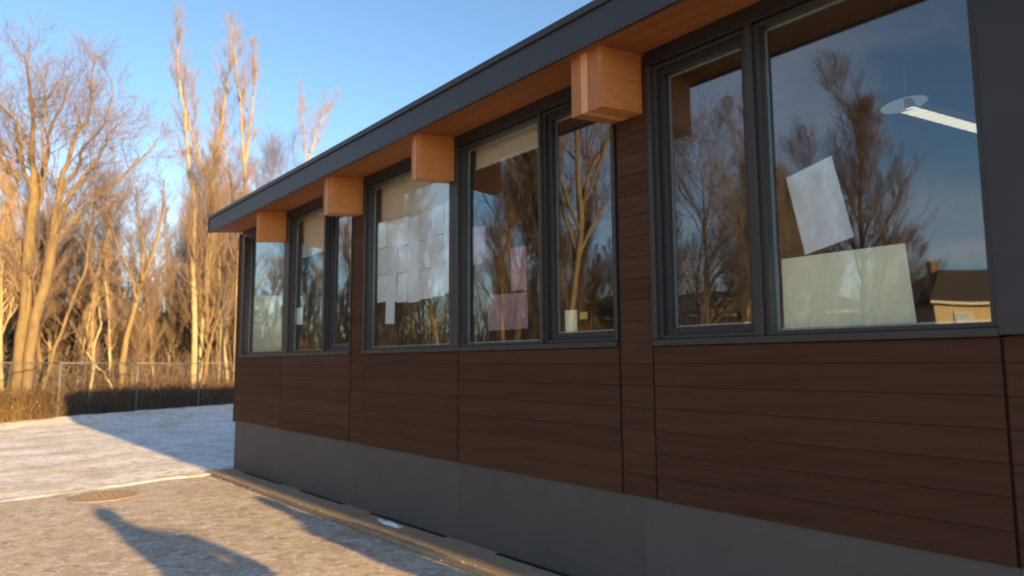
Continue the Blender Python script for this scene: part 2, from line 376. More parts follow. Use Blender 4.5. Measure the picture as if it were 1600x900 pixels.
# dark trims in the vertical joints
for y in (8.945, 6.975, 6.695, 4.94, 3.11, 2.835, 1.0, -.85):
    top = SOFF if y in (6.975, 6.695, 3.11, 2.835) else SILL
    bpart(MB().box(WX + .004, WX + .021, y - .007, y + .007, SBOT, min(top, SILL)), 'joint_trim', 'joint')
bpart(MB().box(WX - .018, WX + .14, 10.776, 10.80, SBOT - .02, SOFF), 'corner_trim', 'siding')
bpart(MB().box(WX - .012, WX + .02, -22, -.86, SBOT, SOFF), 'rear_siding', 'siding')
# end wall of the building
bpart(MB().box(WX + .10, 13, 10.62, 10.77, SBOT, 2.3), 'end_wall', 'siding')
# foundation panels
fy = [10.74, 8.93, 6.83, 4.93, 2.95, 1.0, -3, -8, -14, -22]
for a, c in zip(fy, fy[1:]):
    bpart(MB().box(WX - .0, WX + .12, c + .001, a - .001, gz(0, c) - .3, SBOT - .002), 'foundation_panel', 'base')
bpart(MB().box(WX + .12, 13, 10.6, 10.735, -2.1, SBOT - .003), 'end_foundation', 'base')
# roof: fascia, drip edge, soffit planks, deck
FX = 2.935
bpart(MB().box(FX, FX + .03, -22, 10.76, 1.915, 2.115), 'fascia', 'metal', bevel=.003)
bpart(MB().box(FX - .018, FX + .05, -22.01, 10.775, 2.117, 2.165), 'roof_edge', 'metal', bevel=.003)
bpart(MB().prism([(FX + .031, 1.93), (9, 2.53), (9, 2.35), (WX + .1, 2.0), (FX + .031, 1.96)][:1] + [(FX + .031, 2.112), (9, 2.70), (9, 2.56), (FX + .031, 1.975)], 'y', -22, 10.745), 'roof_deck', 'roofing', fix=True)
bpart(MB().prism([(9, 2.70), (15, 2.1), (15, 1.95), (9, 2.56)], 'y', -22, 10.745), 'roof_deck', 'roofing', fix=True)
bpart(MB().prism([(FX - .01, 1.93), (9, 2.56), (9, 2.74), (FX - .01, 2.14)], 'y', 10.778, 10.80), 'rake_fascia', 'metal', fix=True)
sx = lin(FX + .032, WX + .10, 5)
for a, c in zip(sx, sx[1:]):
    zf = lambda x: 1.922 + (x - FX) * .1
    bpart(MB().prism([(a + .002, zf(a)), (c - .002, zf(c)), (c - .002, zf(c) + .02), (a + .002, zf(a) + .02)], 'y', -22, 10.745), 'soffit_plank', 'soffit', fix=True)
# beam ends
def beam(y0, zb=1.582, bw=.27):
    parts = ((y0, y0 + .46 * bw, 'cedar'), (y0 + .46 * bw, y0 + .67 * bw, 'cedar_pale'), (y0 + .67 * bw, y0 + bw, 'cedar_end'))
    root = None
    for k, (a, c, m) in enumerate(parts):
        fx = 3.027 - (.001 if k == 1 else 0)
        poly = [(fx, zb - .037), (WX + .018, zb), (WX + .018, SOFF + .02), (fx, 1.935)]
        if k == 0:
            root = bpart(MB().prism(poly, 'y', a, c - .0008), 'roof_beam', m, fix=True, bevel=.003)
            bmm = root.data; bmm.materials.append(MT['cedar_end'])
            for p in bmm.polygons:
                if abs(p.normal.x) > .9: p.material_index = 1
        else:
            bpart(MB().prism(poly, 'y', a, c - .0008), 'lamination', m, parent=root, fix=True, bevel=.002 if k == 2 else 0)
for y, bw in ((8.893, .10), (6.748, .19), (5.0, .13), (2.877, .27)): beam(y, bw=bw)
beam(.55)
beam(-1.5)
# windows: y range of the glass opening on the face of the wall
wins = [(10.50, 8.95, 0), (8.76, 7.72, 0), (7.65, 7.00, 1), (6.655, 5.09, 0), (4.93, 3.895, 0), (3.845, 3.15, 1), (2.785, 2.13, 1), (2.065, 1.02, 0), (.70, -.75, 0)]
FR, BK = WX - .022, WX + .09
for a, c, op in wins:
    fr = MB(); e = .018
    x0, x1 = WX + .005, BK
    zb, zt = .135, HEAD
    fr.box(x0, x1, c - .012, c + e, zb, zt).box(x0, x1, a - e, a + .012, zb, zt).box(x0, x1, c + e, a - e, zb, zb + .022).box(x0, x1, c + e, a - e, zt - .022, zt)
    wo = bpart(fr, 'window', 'frame')
    y0, y1, z0, z1 = c + e + .001, a - e - .001, zb + .023, zt - .023
    if op:
        s = MB(); q = .045; xa, xb = WX + .028, WX + .082
        s.box(xa, xb, y0, y0 + q * .6, z0, z1).box(xa, xb, y1 - q, y1, z0, z1).box(xa, xb, y0 + q * .6, y1 - q, z0, z0 + q).box(xa, xb, y0 + q * .6, y1 - q, z1 - q, z1)
        bpart(s, 'sash', 'sash', parent=wo, bevel=.003); y0 += q * .6; y1 -= q; z0 += q; z1 -= q
    bpart(MB().box(GLASS_X, GLASS_X + .006, y0, y1, z0, z1), 'pane', 'glass', parent=wo)
    sp = MB(); q = .012; xa, xb = GLASS_X + .008, GLASS_X + .020
    sp.box(xa, xb, y0, y0 + q, z0, z1).box(xa, xb, y1 - q, y1, z0, z1).box(xa, xb, y0 + q, y1 - q, z0, z0 + q).box(xa, xb, y0 + q, y1 - q, z1 - q, z1)
    bpart(sp, 'spacer_bar', 'spacer', parent=wo)
# vertical members between and beside the openings
def post(y0, y1, name='mullion', m='frame', proud=0):
    mb = MB().box(FR - proud, BK + .002, y0, y1, .133, HEAD + .004)
    bpart(mb, name, m, bevel=.004)
for y0, y1 in ((10.512, 10.612), (7.662, 7.708), (6.667, 6.692), (3.857, 3.883), (3.122, 3.138), (2.797, 2.832), (6.98, 6.988)): post(y0, y1)
post(8.772, 8.85); post(8.854, 8.938)
post(4.942, 5.01); post(5.014, 5.078)
post(2.077, 2.118)
# slim bright fin on the main mullions
bpart(MB().box(FR - .012, BK, .79, 1.005, .1, SOFF), 'metal_panel', 'metal', bevel=.003)
bpart(MB().box(FR - .02, BK, .715, .786, .1, SOFF), 'mullion', 'frame', bevel=.003)
for a, c in ((10.612, 6.988), (6.692, 3.122), (2.832, 1.007), (.712, -.85)):
    bpart(MB().box(FR - .008, BK + .004, c, a, SILL + .002, .131), 'sill_trim', 'frame', bevel=.003)
    bpart(MB().box(FR, BK + .004, c, a, HEAD + .006, SOFF + .02), 'head_trim', 'sash', bevel=.003)
# rooms behind the glass
FLZ = -.75
bpart(MB().box(WX + .12, 12, -8, 10.6, FLZ - .1, FLZ), 'room_floor', 'infloor')
bpart(MB().box(11.8, 12, -8, 10.6, FLZ, 2.45), 'back_wall', 'inwall')
bpart(MB().box(WX + .102, 12, 10.45, 10.60, FLZ, 2.3), 'room_end_wall', 'inwall')
bpart(MB().box(WX + .102, 12, -8, -7.8, FLZ, 2.3), 'room_end_wall', 'inwall')
bpart(MB().box(WX + .12, 11.8, 6.78, 6.90, FLZ, 2.3), 'partition_wall', 'inwall')
bpart(MB().box(WX + .12, 11.8, 2.92, 3.02, FLZ, 2.3), 'partition_wall', 'inwall')
bpart(MB().prism([(WX + .105, 1.95), (9, 2.48), (11.8, 2.2), (11.8, 2.25), (9, 2.54), (WX + .105, 1.99)], 'y', -7.8, 10.45), 'room_ceiling', 'inwall', fix=True)
bpart(MB().box(WX + .103, WX + .14, -8, 10.6, FLZ, SILL - .01), 'inner_wall_lining', 'inwall')
bpart(MB().box(WX + .093, WX + .30, -1, 10.45, SILL - .006, SILL + .03), 'window_ledge', 'trim')

# ------------------------------------------------------------------ things on and behind the glass
PX = GLASS_X + .028
def sheet_px(corners, m, name, label, cat, group=None, x=PX, th=.0012):
    P = [at_x(c, x) for c in corners]; mb = MB()
    mb.v = [tuple(p) for p in P] + [(p.x + th, p.y, p.z) for p in P]
    mb.f = [(0, 1, 2, 3), (7, 6, 5, 4), (0, 4, 5, 1), (1, 5, 6, 2), (2, 6, 7, 3), (3, 7, 4, 0)]
    c = sum(P, Vector()) / 4
    return tag(mb.build(name, m, fix=True, origin=tuple(c)), label, cat, group)
sheet_px([(1228, 278), (1299, 243), (1334, 370), (1258, 398)], 'paper', 'paper_sheet', 'white paper sheet taped at a tilt in the big window above the cream board', 'paper')
sheet_px([(1221, 405), (1414, 380), (1434, 516), (1226, 522)], 'paper2', 'poster_board', 'large cream board leaning in the lower left of the nearest big window', 'poster', x=PX + .004)
sheet_px([(603, 466), (617, 464), (616, 506), (602, 506)], 'paper', 'paper_sheet', 'small white paper strip below the wall of taped sheets', 'paper')
sheet_px([(463, 482), (473, 480), (473, 507), (463, 507)], 'paper', 'paper_sheet', 'small pale blue note low in the second window from the far corner', 'paper')
sheet_px([(762, 461), (823, 457), (825, 513), (763, 517)], 'pink', 'poster', 'dusky pink poster taped low in the window right of the taped sheets', 'poster')
sheet_px([(798, 388), (822, 384), (822, 452), (799, 455)], 'pink', 'poster', 'narrow pink poster hanging above the low dusky pink poster', 'poster')
sheet_px([(738, 356), (758, 352), (758, 410), (739, 414)], 'pink', 'poster', 'pink poster high at the left edge of the middle window', 'poster')
sheet_px([(883, 485), (901, 484), (902, 524), (884, 526)], 'paper2', 'paper_card', 'small cream card standing low in the narrow window with the tree reflection', 'card')
sheet_px([(906, 488), (918, 487), (918, 498), (906, 499)], 'yellow', 'paper_note', 'small yellow note beside the cream card in the narrow window', 'note')
sheet_px([(392, 462), (440, 462), (440, 556), (390, 556)], 'paper2', 'poster_board', 'tall beige board filling the lower half of the farthest window', 'poster', x=PX + .03)
# the wall of taped sheets
rp = random.Random(5)
ys = lin(6.60, 5.11, 8); rows = [(.60, .885), (.885, 1.165), (1.165, 1.44)]
for r_, (za, zb) in enumerate(rows):
    for i in range(7):
        a, c = ys[i], ys[i + 1]
        sag = -.05 * (1 - abs(i - 3) / 3.5) + .03
        t = rp.gauss(0, .02); g1 = rp.uniform(-.004, .005); dx = rp.uniform(0, .006)
        mb = MB(); cy, cz = (a + c) / 2, (za + zb) / 2 + sag; hw, hh = (a - c) / 2 - g1, (zb - za) / 2 - rp.uniform(-.004, .004)
        for th in (0, .001):
            for (u, v) in ((-hw, -hh), (hw, -hh), (hw, hh), (-hw, hh)):
                mb.v.append((th, u * math.cos(t) - v * math.sin(t), u * math.sin(t) + v * math.cos(t)))
        mb.f = [(0, 1, 2, 3), (7, 6, 5, 4), (0, 4, 5, 1), (1, 5, 6, 2), (2, 6, 7, 3), (3, 7, 4, 0)]
        o = mb.build('paper_sheet', 'paper', fix=True); o.location = (PX + dx, cy, cz)
        tag(o, 'pale sheet in the overlapping rows of paper taped across the wide window', 'paper', 'sheets of paper taped in rows across one window')
# roller blinds
def blind(y1, y0, zb, label):
    t = empty('roller_blind', (WX + .16, (y0 + y1) / 2, 1.93), label, 'blind')
    b = MB().box(-.001, .001, (y0 - y1) / 2, (y1 - y0) / 2, zb - 1.93, -.03).build('blind_fabric', 'blind', t)
    MB().tube([(0, (y0 - y1) / 2, -.03), (0, (y1 - y0) / 2, -.03)], .022, 10).build('roller', 'trim', t)
    MB().box(-.008, .008, (y0 - y1) / 2, (y1 - y0) / 2, zb - 1.945, zb - 1.93).build('bottom_bar', 'trim', t)
blind(8.74, 7.74, 1.38, 'cream roller blind pulled partly down in the second window from the far corner')
blind(6.64, 5.11, 1.42, 'cream roller blind drawn down above the rows of taped sheets')
blind(4.92, 3.91, 1.70, 'short cream roller blind at the top of the middle window')
# pendant light in the nearest room
A = at_x((1414, 170), 5.2); rB = ray((1545, 206)); B = Vector(rB * (A.z / rB[2]))
pl = empty('pendant_light', A, 'long white pendant light glowing behind the nearest big window', 'ceiling light')
d = B - A; L = d.length; d.normalize(); sd_ = Vector((-d.y, d.x, 0))
mb = MB(); hw = .06
for s_ in (0, L * 1.6):
    for (u, v) in ((-hw, 0), (hw, 0), (hw * .6, .07), (-hw * .6, .07)):
        p = d * s_ + sd_ * u + Vector((0, 0, v)); mb.v.append(tuple(p))
mb.f = [(0, 1, 2, 3), (7, 6, 5, 4), (0, 4, 5, 1), (1, 5, 6, 2), (2, 6, 7, 3), (3, 7, 4, 0)]
mb.build('housing', 'trim', pl, fix=True)
for i in range(16):
    lv = MB(); s0 = L * 1.6 * i / 16 + .005; s1 = L * 1.6 * (i + 1) / 16 - .012
    for z in (-.004, -.001):
        for (s_, u) in ((s0, -hw * .95), (s1, -hw * .95), (s1, hw * .95), (s0, hw * .95)):
            lv.v.append(tuple(d * s_ + sd_ * u + Vector((0, 0, z))))
    lv.f = [(0, 1, 2, 3), (7, 6, 5, 4), (0, 4, 5, 1), (1, 5, 6, 2), (2, 6, 7, 3), (3, 7, 4, 0)]
    lv.build('diffuser', 'lamp', pl, fix=True)
E0, E1 = at_x((1381, 176), 5.2) - A, at_x((1444, 150), 5.2) - A
ec, ea = (E0 + E1) / 2, (E1 - E0) / 2; eb = Vector((.02, 0, 1)).cross(Vector((1, 0, 0))).cross(Vector((1, 0, 0))).normalized() * .05
disc = MB()
for dx in (0, .012):
    for a in range(28):
        t_ = a * math.tau / 28; p = ec + ea * math.cos(t_) + eb * math.sin(t_); disc.v.append((p.x + dx + .06 * math.cos(t_), p.y, p.z))
disc.f = [tuple(range(28)), tuple(reversed(range(28, 56)))] + [(i, (i + 1) % 28, 28 + (i + 1) % 28, 28 + i) for i in range(28)]
disc.build('end_disc', 'disc_glow', pl, fix=True)
for s_ in (.02, L * 1.5):
    MB().tube([d * s_ + Vector((0, 0, .07)), d * s_ + Vector((0, 0, .7))], .003, 5).build('hanging_wire', 'trim', pl)

# ------------------------------------------------------------------ fence
def fence_y(x): return 24.33 + .65 * x
fn = empty('chain_link_fence', (0, fence_y(0), gz(0, fence_y(0))), 'grey chain link fence running along the edge of the wood behind the snow', 'fence')
fo = Vector(fn.location); FH = 1.75
ux = 1 / math.hypot(1, .65)
px_ = 2.87; step = 2.98 * ux
xsn = [px_ + step * i for i in range(-9, 10)]
for x in xsn:
    y = fence_y(x); z = gz(x, y)
    pm = MB().tube([(0, 0, -.2), (0, 0, FH + .02)], .028, 8); pm.tube([(0, 0, FH + .02), (0, 0, FH + .05)], [.028, .012], 8)
    o = pm.build('post', 'galv', fn, smooth=True); o.location = Vector((x, y, z)) - fo
rl = MB()
for a, c in zip(xsn, xsn[1:]):
    q = MB().tube([Vector((a, fence_y(a), gz(a, fence_y(a)) + FH)) - fo, Vector((c, fence_y(c), gz(c, fence_y(c)) + FH)) - fo], .019, 8)
    q.build('top_rail', 'galv', fn, smooth=True)
x0, x1 = xsn[0], xsn[-1]; n = int((x1 - x0) / ux / .085)
wm = MB(); ns = 1
run = (FH - .06)
for i in range(n):
    t = x0 + (x1 - x0) * i / n
    for sgn in (1, -1):
        t2 = t + sgn * run * ux
        if t2 < x0 or t2 > x1: continue
        ya, yb = fence_y(t), fence_y(t2)
        wm.tube([Vector((t, ya - .03, gz(t, ya) + .05)) - fo, Vector((t2, yb - .03, gz(t2, yb) + FH - .01)) - fo], .0022, 3, cap=False)
tag(wm.build('wire_mesh', 'wire', fn), kind='stuff')

# ------------------------------------------------------------------ trees
class Tree:
    def __init__(s, seed, up=.25, twig_len=1.0, droop=0):
        s.r = random.Random(seed); s.trunk = MB(); s.crown = MB(); s.up = up; s.tl = twig_len
    def grow(s, p, d, length, rad, level, maxl):
        rad = min(rad, .004 + length * (.016 if level <= 1 else .011)); r = s.r; segs = (7, 6, 5, 4, 3, 3)[min(level, 5)]
        pts = [p.copy()]; rads = [rad]; d = d.normalized(); q = p.copy(); wig = (.09, .12, .13, .15, .17, .2)[min(level, 5)]
        for i in range(segs):
            d = (d + Vector((r.gauss(0, wig), r.gauss(0, wig), r.gauss(0, wig) + s.up * (.35 if level else .1)))).normalized()
            q = q + d * (length / segs); pts.append(q.copy()); t = (i + 1) / segs
            rads.append(max(.0038, rad * (1 - t * (.72 if level < maxl else .6))))
        tgt = s.trunk if level <= 1 else s.crown
        tgt.tube(pts, rads, (9, 6, 4, 3, 3, 3)[min(level, 5)], cap=False)
        if level < maxl: s.sprout(pts, rads, length, level, maxl)
    def sprout(s, pts, rads, length, level, maxl, start=None, count=None):
        r = s.r
        n = count if count is not None else int((11, 10, 8, 5, 4)[min(level, 4)] * r.uniform(.8, 1.2))
        st = (.35, .2, .15, .1, .1)[min(level, 4)] if start is None else start
        k = len(pts) - 1
        for i in range(n):
            t = st + (1 - st) * ((i + r.random()) / n); t = min(t, .999); j = int(t * k); f = t * k - j
            p = pts[j].lerp(pts[j + 1], f); rr = rads[j] * (1 - f) + rads[j + 1] * f
            ax = (pts[j + 1] - pts[j]).normalized()
            o = ax.orthogonal().normalized(); o.rotate(Matrix.Rotation(r.uniform(0, math.tau), 3, ax))
            ang = math.radians(r.uniform(24, 48)); d = ax * math.cos(ang) + o * math.sin(ang); d.z += s.up
            ln = length * r.uniform(*((.35, .6) if level < 2 else (.5, .85))) * (1.15 - .5 * t) * (s.tl if level >= 2 else 1)
            s.grow(p, d, max(ln, .25), max(.004, rr * r.uniform(.45, .7)), level + 1, maxl)
    def limb(s, pts, r0, r1, level, maxl, count, blen, start=.1):
        """a limb along given points, roughened, then clothed with branches"""
        P = []
        for a, b in zip(pts, pts[1:]):
            m = 3
            for i in range(m):
                P.append(a.lerp(b, i / m) + (Vector((s.r.gauss(0, .03), s.r.gauss(0, .05), 0)) if i else Vector()))
        P.append(pts[-1]); k = len(P) - 1
        r0 *= .62; rad = [r0 + (r1 - r0) * (i / k) ** .7 for i in range(k + 1)]
        s.trunk.tube(P, rad, 9, cap=False)
        r = s.r
        for i in range(count):
            t = start + (1 - start) * (i + r.random()) / count; t = min(t, .998); j = int(t * k); f = t * k - j
            p = P[j].lerp(P[j + 1], f); rr = rad[j] * (1 - f) + rad[j + 1] * f; ax = (P[j + 1] - P[j]).normalized()
            o = ax.orthogonal().normalized(); o.rotate(Matrix.Rotation(r.uniform(0, math.tau), 3, ax))
            ang = math.radians(r.uniform(25, 60)); d = ax * math.cos(ang) + o * math.sin(ang); d.z += s.up
            s.grow(p, d, blen * r.uniform(.6, 1.2) * (1.1 - .5 * t), max(.006, rr * r.uniform(.3, .5)), level + 1, maxl)
    def build(s, base, label, group=None, bark='bark', twig='twig', name='bare_tree', cat='tree'):
        t = empty(name, base, label, cat, group)
        s.trunk.v = [(a - base[0], b - base[1], c - base[2]) for a, b, c in s.trunk.v]
        s.crown.v = [(a - base[0], b - base[1], c - base[2]) for a, b, c in s.crown.v]
        s.trunk.build('trunk', bark, t, smooth=True)
        s.crown.build('crown', twig, t)
        return t
def place_copy(root, loc, rz, sc_, label, group):
    r = root.copy(); sc.collection.objects.link(r); r.location = loc; r.rotation_euler = (0, 0, rz); r.scale = sc_
    r['label'] = label
    if group: r['group'] = group
    for ch in root.children:
        c = ch.copy(); sc.collection.objects.link(c); c.parent = r
    return r
def pxl(pts, y, dy=0):
    n = len(pts); return [at_y(p, y + dy * i / max(1, n - 1)) for i, p in enumerate(pts)]
def base_of(p): 
    p = Vector(p); p.z = gz(p.x, p.y) - .15; return p
# T1: the big twin-stemmed tree at the left
T = Tree(21, .12); Y = 27.3
def rooted(lst):                      # bring the first point down into the ground
    b = lst[0].copy(); b.z = gz(b.x, b.y) - .15; return [b] + lst
T.limb(rooted(pxl([(22, 640), (30, 560), (41, 460), (46, 370), (53, 290)], Y, .3)), .30, .17, 1, 4, 5, 2.0, .4)
T.limb(pxl([(53, 290), (50, 230), (52, 185), (46, 130), (38, 85)], Y + .3, .6), .20, .03, 1, 4, 14, 2.2)
T.limb(pxl([(52, 300), (37, 270), (31, 235), (25, 190), (2, 168)], Y + .3, -1.2), .15, .025, 1, 4, 12, 2.1)
T.limb(pxl([(52, 310), (64, 278), (76, 240), (78, 205), (97, 168), (108, 118)], Y + .3, 1.5), .17, .02, 1, 4, 14, 2.1)
T.limb(pxl([(58, 330), (66, 300), (70, 262), (66, 222), (72, 170), (66, 120)], Y + .3, -1.0), .11, .02, 1, 4, 11, 1.9)
T.limb(pxl([(98, 300), (122, 262), (128, 232), (162, 196), (176, 150), (170, 118)], Y, .8), .11, .02, 1, 4, 15, 1.8)
T.limb(pxl([(30, 280), (5, 255), (-30, 215)], Y + .2, -.5), .10, .025, 1, 4, 7, 2.0)
T.limb(rooted(pxl([(40, 630), (45, 560), (54, 500), (68, 455), (78, 410), (86, 365)], Y - .2, .2)), .27, .16, 1, 4, 5, 2.0, .4)
T.limb(pxl([(82, 370), (86, 330), (97, 277), (108, 245), (116, 215), (135, 192), (143, 165), (144, 125), (149, 85)], Y, -.8), .19, .02, 1, 4, 17, 2.0)
T.limb(pxl([(86, 360), (104, 315), (130, 277), (157, 243), (167, 218), (190, 190)], Y, -1.8), .15, .02, 1, 4, 14, 2.0)
T.limb(pxl([(84, 375), (110, 350), (127, 333), (167, 297), (207, 260), (233, 237), (248, 214)], Y, 1.2), .15, .02, 1, 4, 18, 1.9)
T.build(base_of(at_y((30, 640), Y)), 'big twin stemmed bare tree at the left edge, lit orange by the low sun', bark='bark')
# T2 leaning sapling, T3 forked tree
T = Tree(5, .15); Y = 28.2
T.limb(rooted(pxl([(62, 625), (85, 543), (110, 479), (132, 429), (141, 368), (150, 300)], Y, .5)), .13, .03, 1, 4, 16, 1.6, .3)
T.build(base_of(at_y((62, 625), Y)), 'slim bare tree leaning right just beside the big twin stemmed tree')
T = Tree(6, .15); Y = 30.2
T.limb(rooted(pxl([(188, 610), (194, 553), (210, 482), (222, 440), (238, 400), (252, 340), (256, 280)], Y, .5)), .27, .03, 1, 4, 18, 1.9, .35)
T.limb(pxl([(214, 470), (204, 430), (186, 390), (170, 350), (160, 320)], Y, -1), .11, .02, 1, 4, 12, 1.8)
T.limb(pxl([(222, 440), (224, 390), (214, 330), (212, 290)], Y, .8), .10, .02, 1, 4, 12, 1.7)
T.build(base_of(at_y((188, 610), Y)), 'mid height forked bare tree leaning right behind the middle of the fence')
# poplars
T = Tree(8, .5); Y = 33
T.limb(rooted(pxl([(302, 603), (304, 500), (302, 375), (305, 320), (294, 240), (290, 180), (282, 140), (278, 80), (281, 42)], Y, .5)), .27, .02, 1, 4, 36, 1.7, .25)
T.build(base_of(at_y((302, 603), Y)), 'tall pale poplar standing leftmost of the tall group left of the roof corner', bark='bark_pale', twig='twig_pale')
T = Tree(9, .5); Y = 34.5
T.limb(rooted(pxl([(316, 600), (318, 500), (322, 411), (330, 350), (332, 296)], Y)), .30, .2, 1, 4, 9, 1.8, .4)
T.limb(pxl([(332, 296), (316, 260), (300, 212), (289, 160), (284, 120)], Y, -1), .17, .02, 1, 4, 18, 1.6)
T.limb(pxl([(332, 296), (338, 248), (346, 192), (354, 140), (360, 92), (362, 38)], Y, 1), .19, .02, 1, 4, 24, 1.7)
T.build(base_of(at_y((316, 600), Y)), 'tall forked pale poplar in the middle of the tall group', bark='bark_pale', twig='twig_pale')
T = Tree(10, .5); Y = 33.5
T.limb(rooted(pxl([(366, 600), (371, 500), (374, 400), (386, 304), (380, 240), (376, 172), (370, 120), (366, 70)], Y)), .30, .02, 1, 4, 30, 1.7, .3)
T.limb(pxl([(382, 262), (392, 192), (398, 128), (402, 85)], Y, 1), .13, .02, 1, 4, 17, 1.6)
T.build(base_of(at_y((366, 600), Y)), 'tallest pale poplar with two upright stems rising behind the roof corner', bark='bark_pale', twig='twig_pale')
T = Tree(12, .4); Y = 35.5
T.limb(rooted(pxl([(343, 595), (350, 482), (356, 411), (364, 312), (354, 248), (346, 205), (340, 170)], Y)), .24, .02, 1, 4, 24, 1.5, .3)
T.build(base_of(at_y((343, 595), Y)), 'pale poplar with a bent crown between the two tallest poplars', bark='bark_pale', twig='twig_pale')
T = Tree(13, .4); Y = 36
T.limb(rooted(pxl([(470, 590), (476, 400), (482, 252), (496, 200), (516, 165)], Y)), .2, .02, 1, 4, 15, 1.5, .55)
T.limb(pxl([(480, 262), (472, 200), (468, 150)], Y, 1), .07, .02, 1, 4, 10, 1.3)
T.build(base_of(at_y((470, 590), Y)), 'pale forked bare tree showing just above the roof edge, right of the poplars', bark='bark_pale', twig='twig_pale')
# broken and leaning pale stems at the fence
T = Tree(14, .1); Y = 28.6
T.limb(rooted(pxl([(141, 612), (147, 570), (150, 530), (158, 505), (155, 480)], Y)), .09, .03, 1, 3, 6, .8, .3)
T.build(base_of(at_y((141, 612), Y)), 'small pale bent sapling behind the fence left of the crossed stems', bark='bark_pale', name='sapling')
T = Tree(15, .1); Y = 28.8
T.limb(rooted(pxl([(181, 618), (165, 590), (147, 568), (136, 550)], Y)), .07, .03, 1, 3, 5, .8, .3)
T.build(base_of(at_y((181, 618), Y)), 'pale stem fallen over to the left behind the fence', bark='bark_pale', name='sapling')
# generic variants, grown at the origin then copied
def variant(seed, h, rad, up, spread, n, maxl, bark, twig, lean=.05, tl=1.0, st=.3):
    T = Tree(seed, up, tl); r = T.r; P = [Vector((0, 0, 0))]; rad *= .75; d = Vector((r.gauss(0, lean), r.gauss(0, lean), 1))
    for i in range(8):
        d = (d + Vector((r.gauss(0, .07), r.gauss(0, .07), .15))).normalized(); P.append(P[-1] + d * h / 8)
    rad_ = [rad * (1 - .93 * (i / 8)) for i in range(9)]
    T.trunk.tube(P, rad_, 9, cap=False)
    T.sprout(P, rad_, h * spread, 0, maxl, st, n)
    return T
V = []
specs = [(31, 11, .20, .30, .75, 13, 4, 'bark', 'twig'), (32, 13, .22, .45, .55, 16, 4, 'bark', 'twig'), (33, 9, .13, .25, .8, 12, 3, 'bark', 'twig'),
         (34, 12, .18, .5, .5, 15, 4, 'bark_pale', 'twig_pale'), (35, 8, .11, .3, .8, 12, 3, 'bark_dark', 'twig'), (36, 14, .26, .22, .8, 15, 4, 'bark', 'twig')]
rt = random.Random(99)
WOOD = 'bare trees crowding the wood behind the fence'
LW = ['grey brown bare tree among many alike in the wood behind the fence', 'upright bare tree among many alike in the wood behind the fence', 'small bushy bare tree among many alike in the wood behind the fence',
      'slender pale bare tree among many alike in the wood behind the fence', 'small dark bare tree among many alike in the wood behind the fence', 'broad crowned bare tree among many alike in the wood behind the fence']
first = [True] * len(specs)
for k, sp in enumerate(specs):
    t = variant(*sp[:7], *sp[7:9])
    V.append(t.build(Vector((0, 0, 0)), LW[k], WOOD, sp[7], sp[8]))
def put(k, x, y, s, label=None, group=WOOD):
    z = gz(x, y) - .15
    if first[k]:
        first[k] = False; r = V[k]; r.location = (x, y, z); r.rotation_euler = (0, 0, rt.uniform(0, 6.28)); r.scale = (s, s, s * rt.uniform(.9, 1.15))
        if label: r['label'] = label; 
        r['group'] = group; return r
    return place_copy(V[k], (x, y, z), rt.uniform(0, 6.28), (s, s, s * rt.uniform(.9, 1.15)), label or LW[k], group)
# along and behind the fence, in the view
for i in range(84):
    x = rt.uniform(-3, 22); off = rt.uniform(1.5, 26)
    y = fence_y(x) + off
    k = rt.choice([0, 1, 2, 2, 3, 4, 4, 5]); s = rt.uniform(.62, .95)
    # keep the gap of sky above the roof and between the big tree and the poplars
    px = 800 + F_PX * (R.T @ np.array([x, y, 0]))[0] / -(R.T @ np.array([x, y, 0]))[2]
    if 130 < px < 275: s *= .72
    if px > 400: s *= .62
    put(k, x, y, s)
SL = variant(77, 14, .13, .55, .20, 26, 3, 'bark_pale', 'twig_pale', lean=.03, st=.25).build(Vector((0, 0, 0)), 'slim straight bare tree among many alike rising through the wood behind the fence', WOOD, 'bark_pale', 'twig_pale')
sl_first = True
for q in (-40, -12, 12, 118, 150, 176, 205, 228, 246, 262, 276, 292, 312, 326, 338, 350, 360, 378, 392, 410, 432, 455, 492, 520):
    p = at_y((q, 560), rt.uniform(32, 44)); s_ = rt.uniform(.72, 1.0) * (1 if q < 30 else .62 if q < 265 else .92 if q < 400 else .62)
    loc = (p.x, p.y, gz(p.x, p.y) - .15); rz = rt.uniform(0, 6.28)
    if sl_first:
        sl_first = False; SL.location = loc; SL.rotation_euler = (0, 0, rz); SL.scale = (s_, s_, s_)
    else: place_copy(SL, loc, rz, (s_, s_, s_ * rt.uniform(.95, 1.1)), SL['label'], WOOD)
# the west side, seen in the glass
WEST = 'bare trees of the wood west of the building, seen mirrored in the windows'
for i in range(88):
    x = rt.uniform(-46, -5); y = rt.uniform(8, 50)
    if y < 3 + (x + 8) * -.1 + 3: continue
    if y > fence_y(x) - 1 and y < fence_y(x) + .4: y += 1.5
    # leave the open patch in front of the far house
    if math.degrees(math.atan2(x, y)) < -61: continue
    k = rt.choice([0, 1, 2, 3, 4, 5]); s = rt.uniform(.5, .85)
    put(k, x, y, s, 'bare tree in the western wood, mirrored in the window glass', WEST)
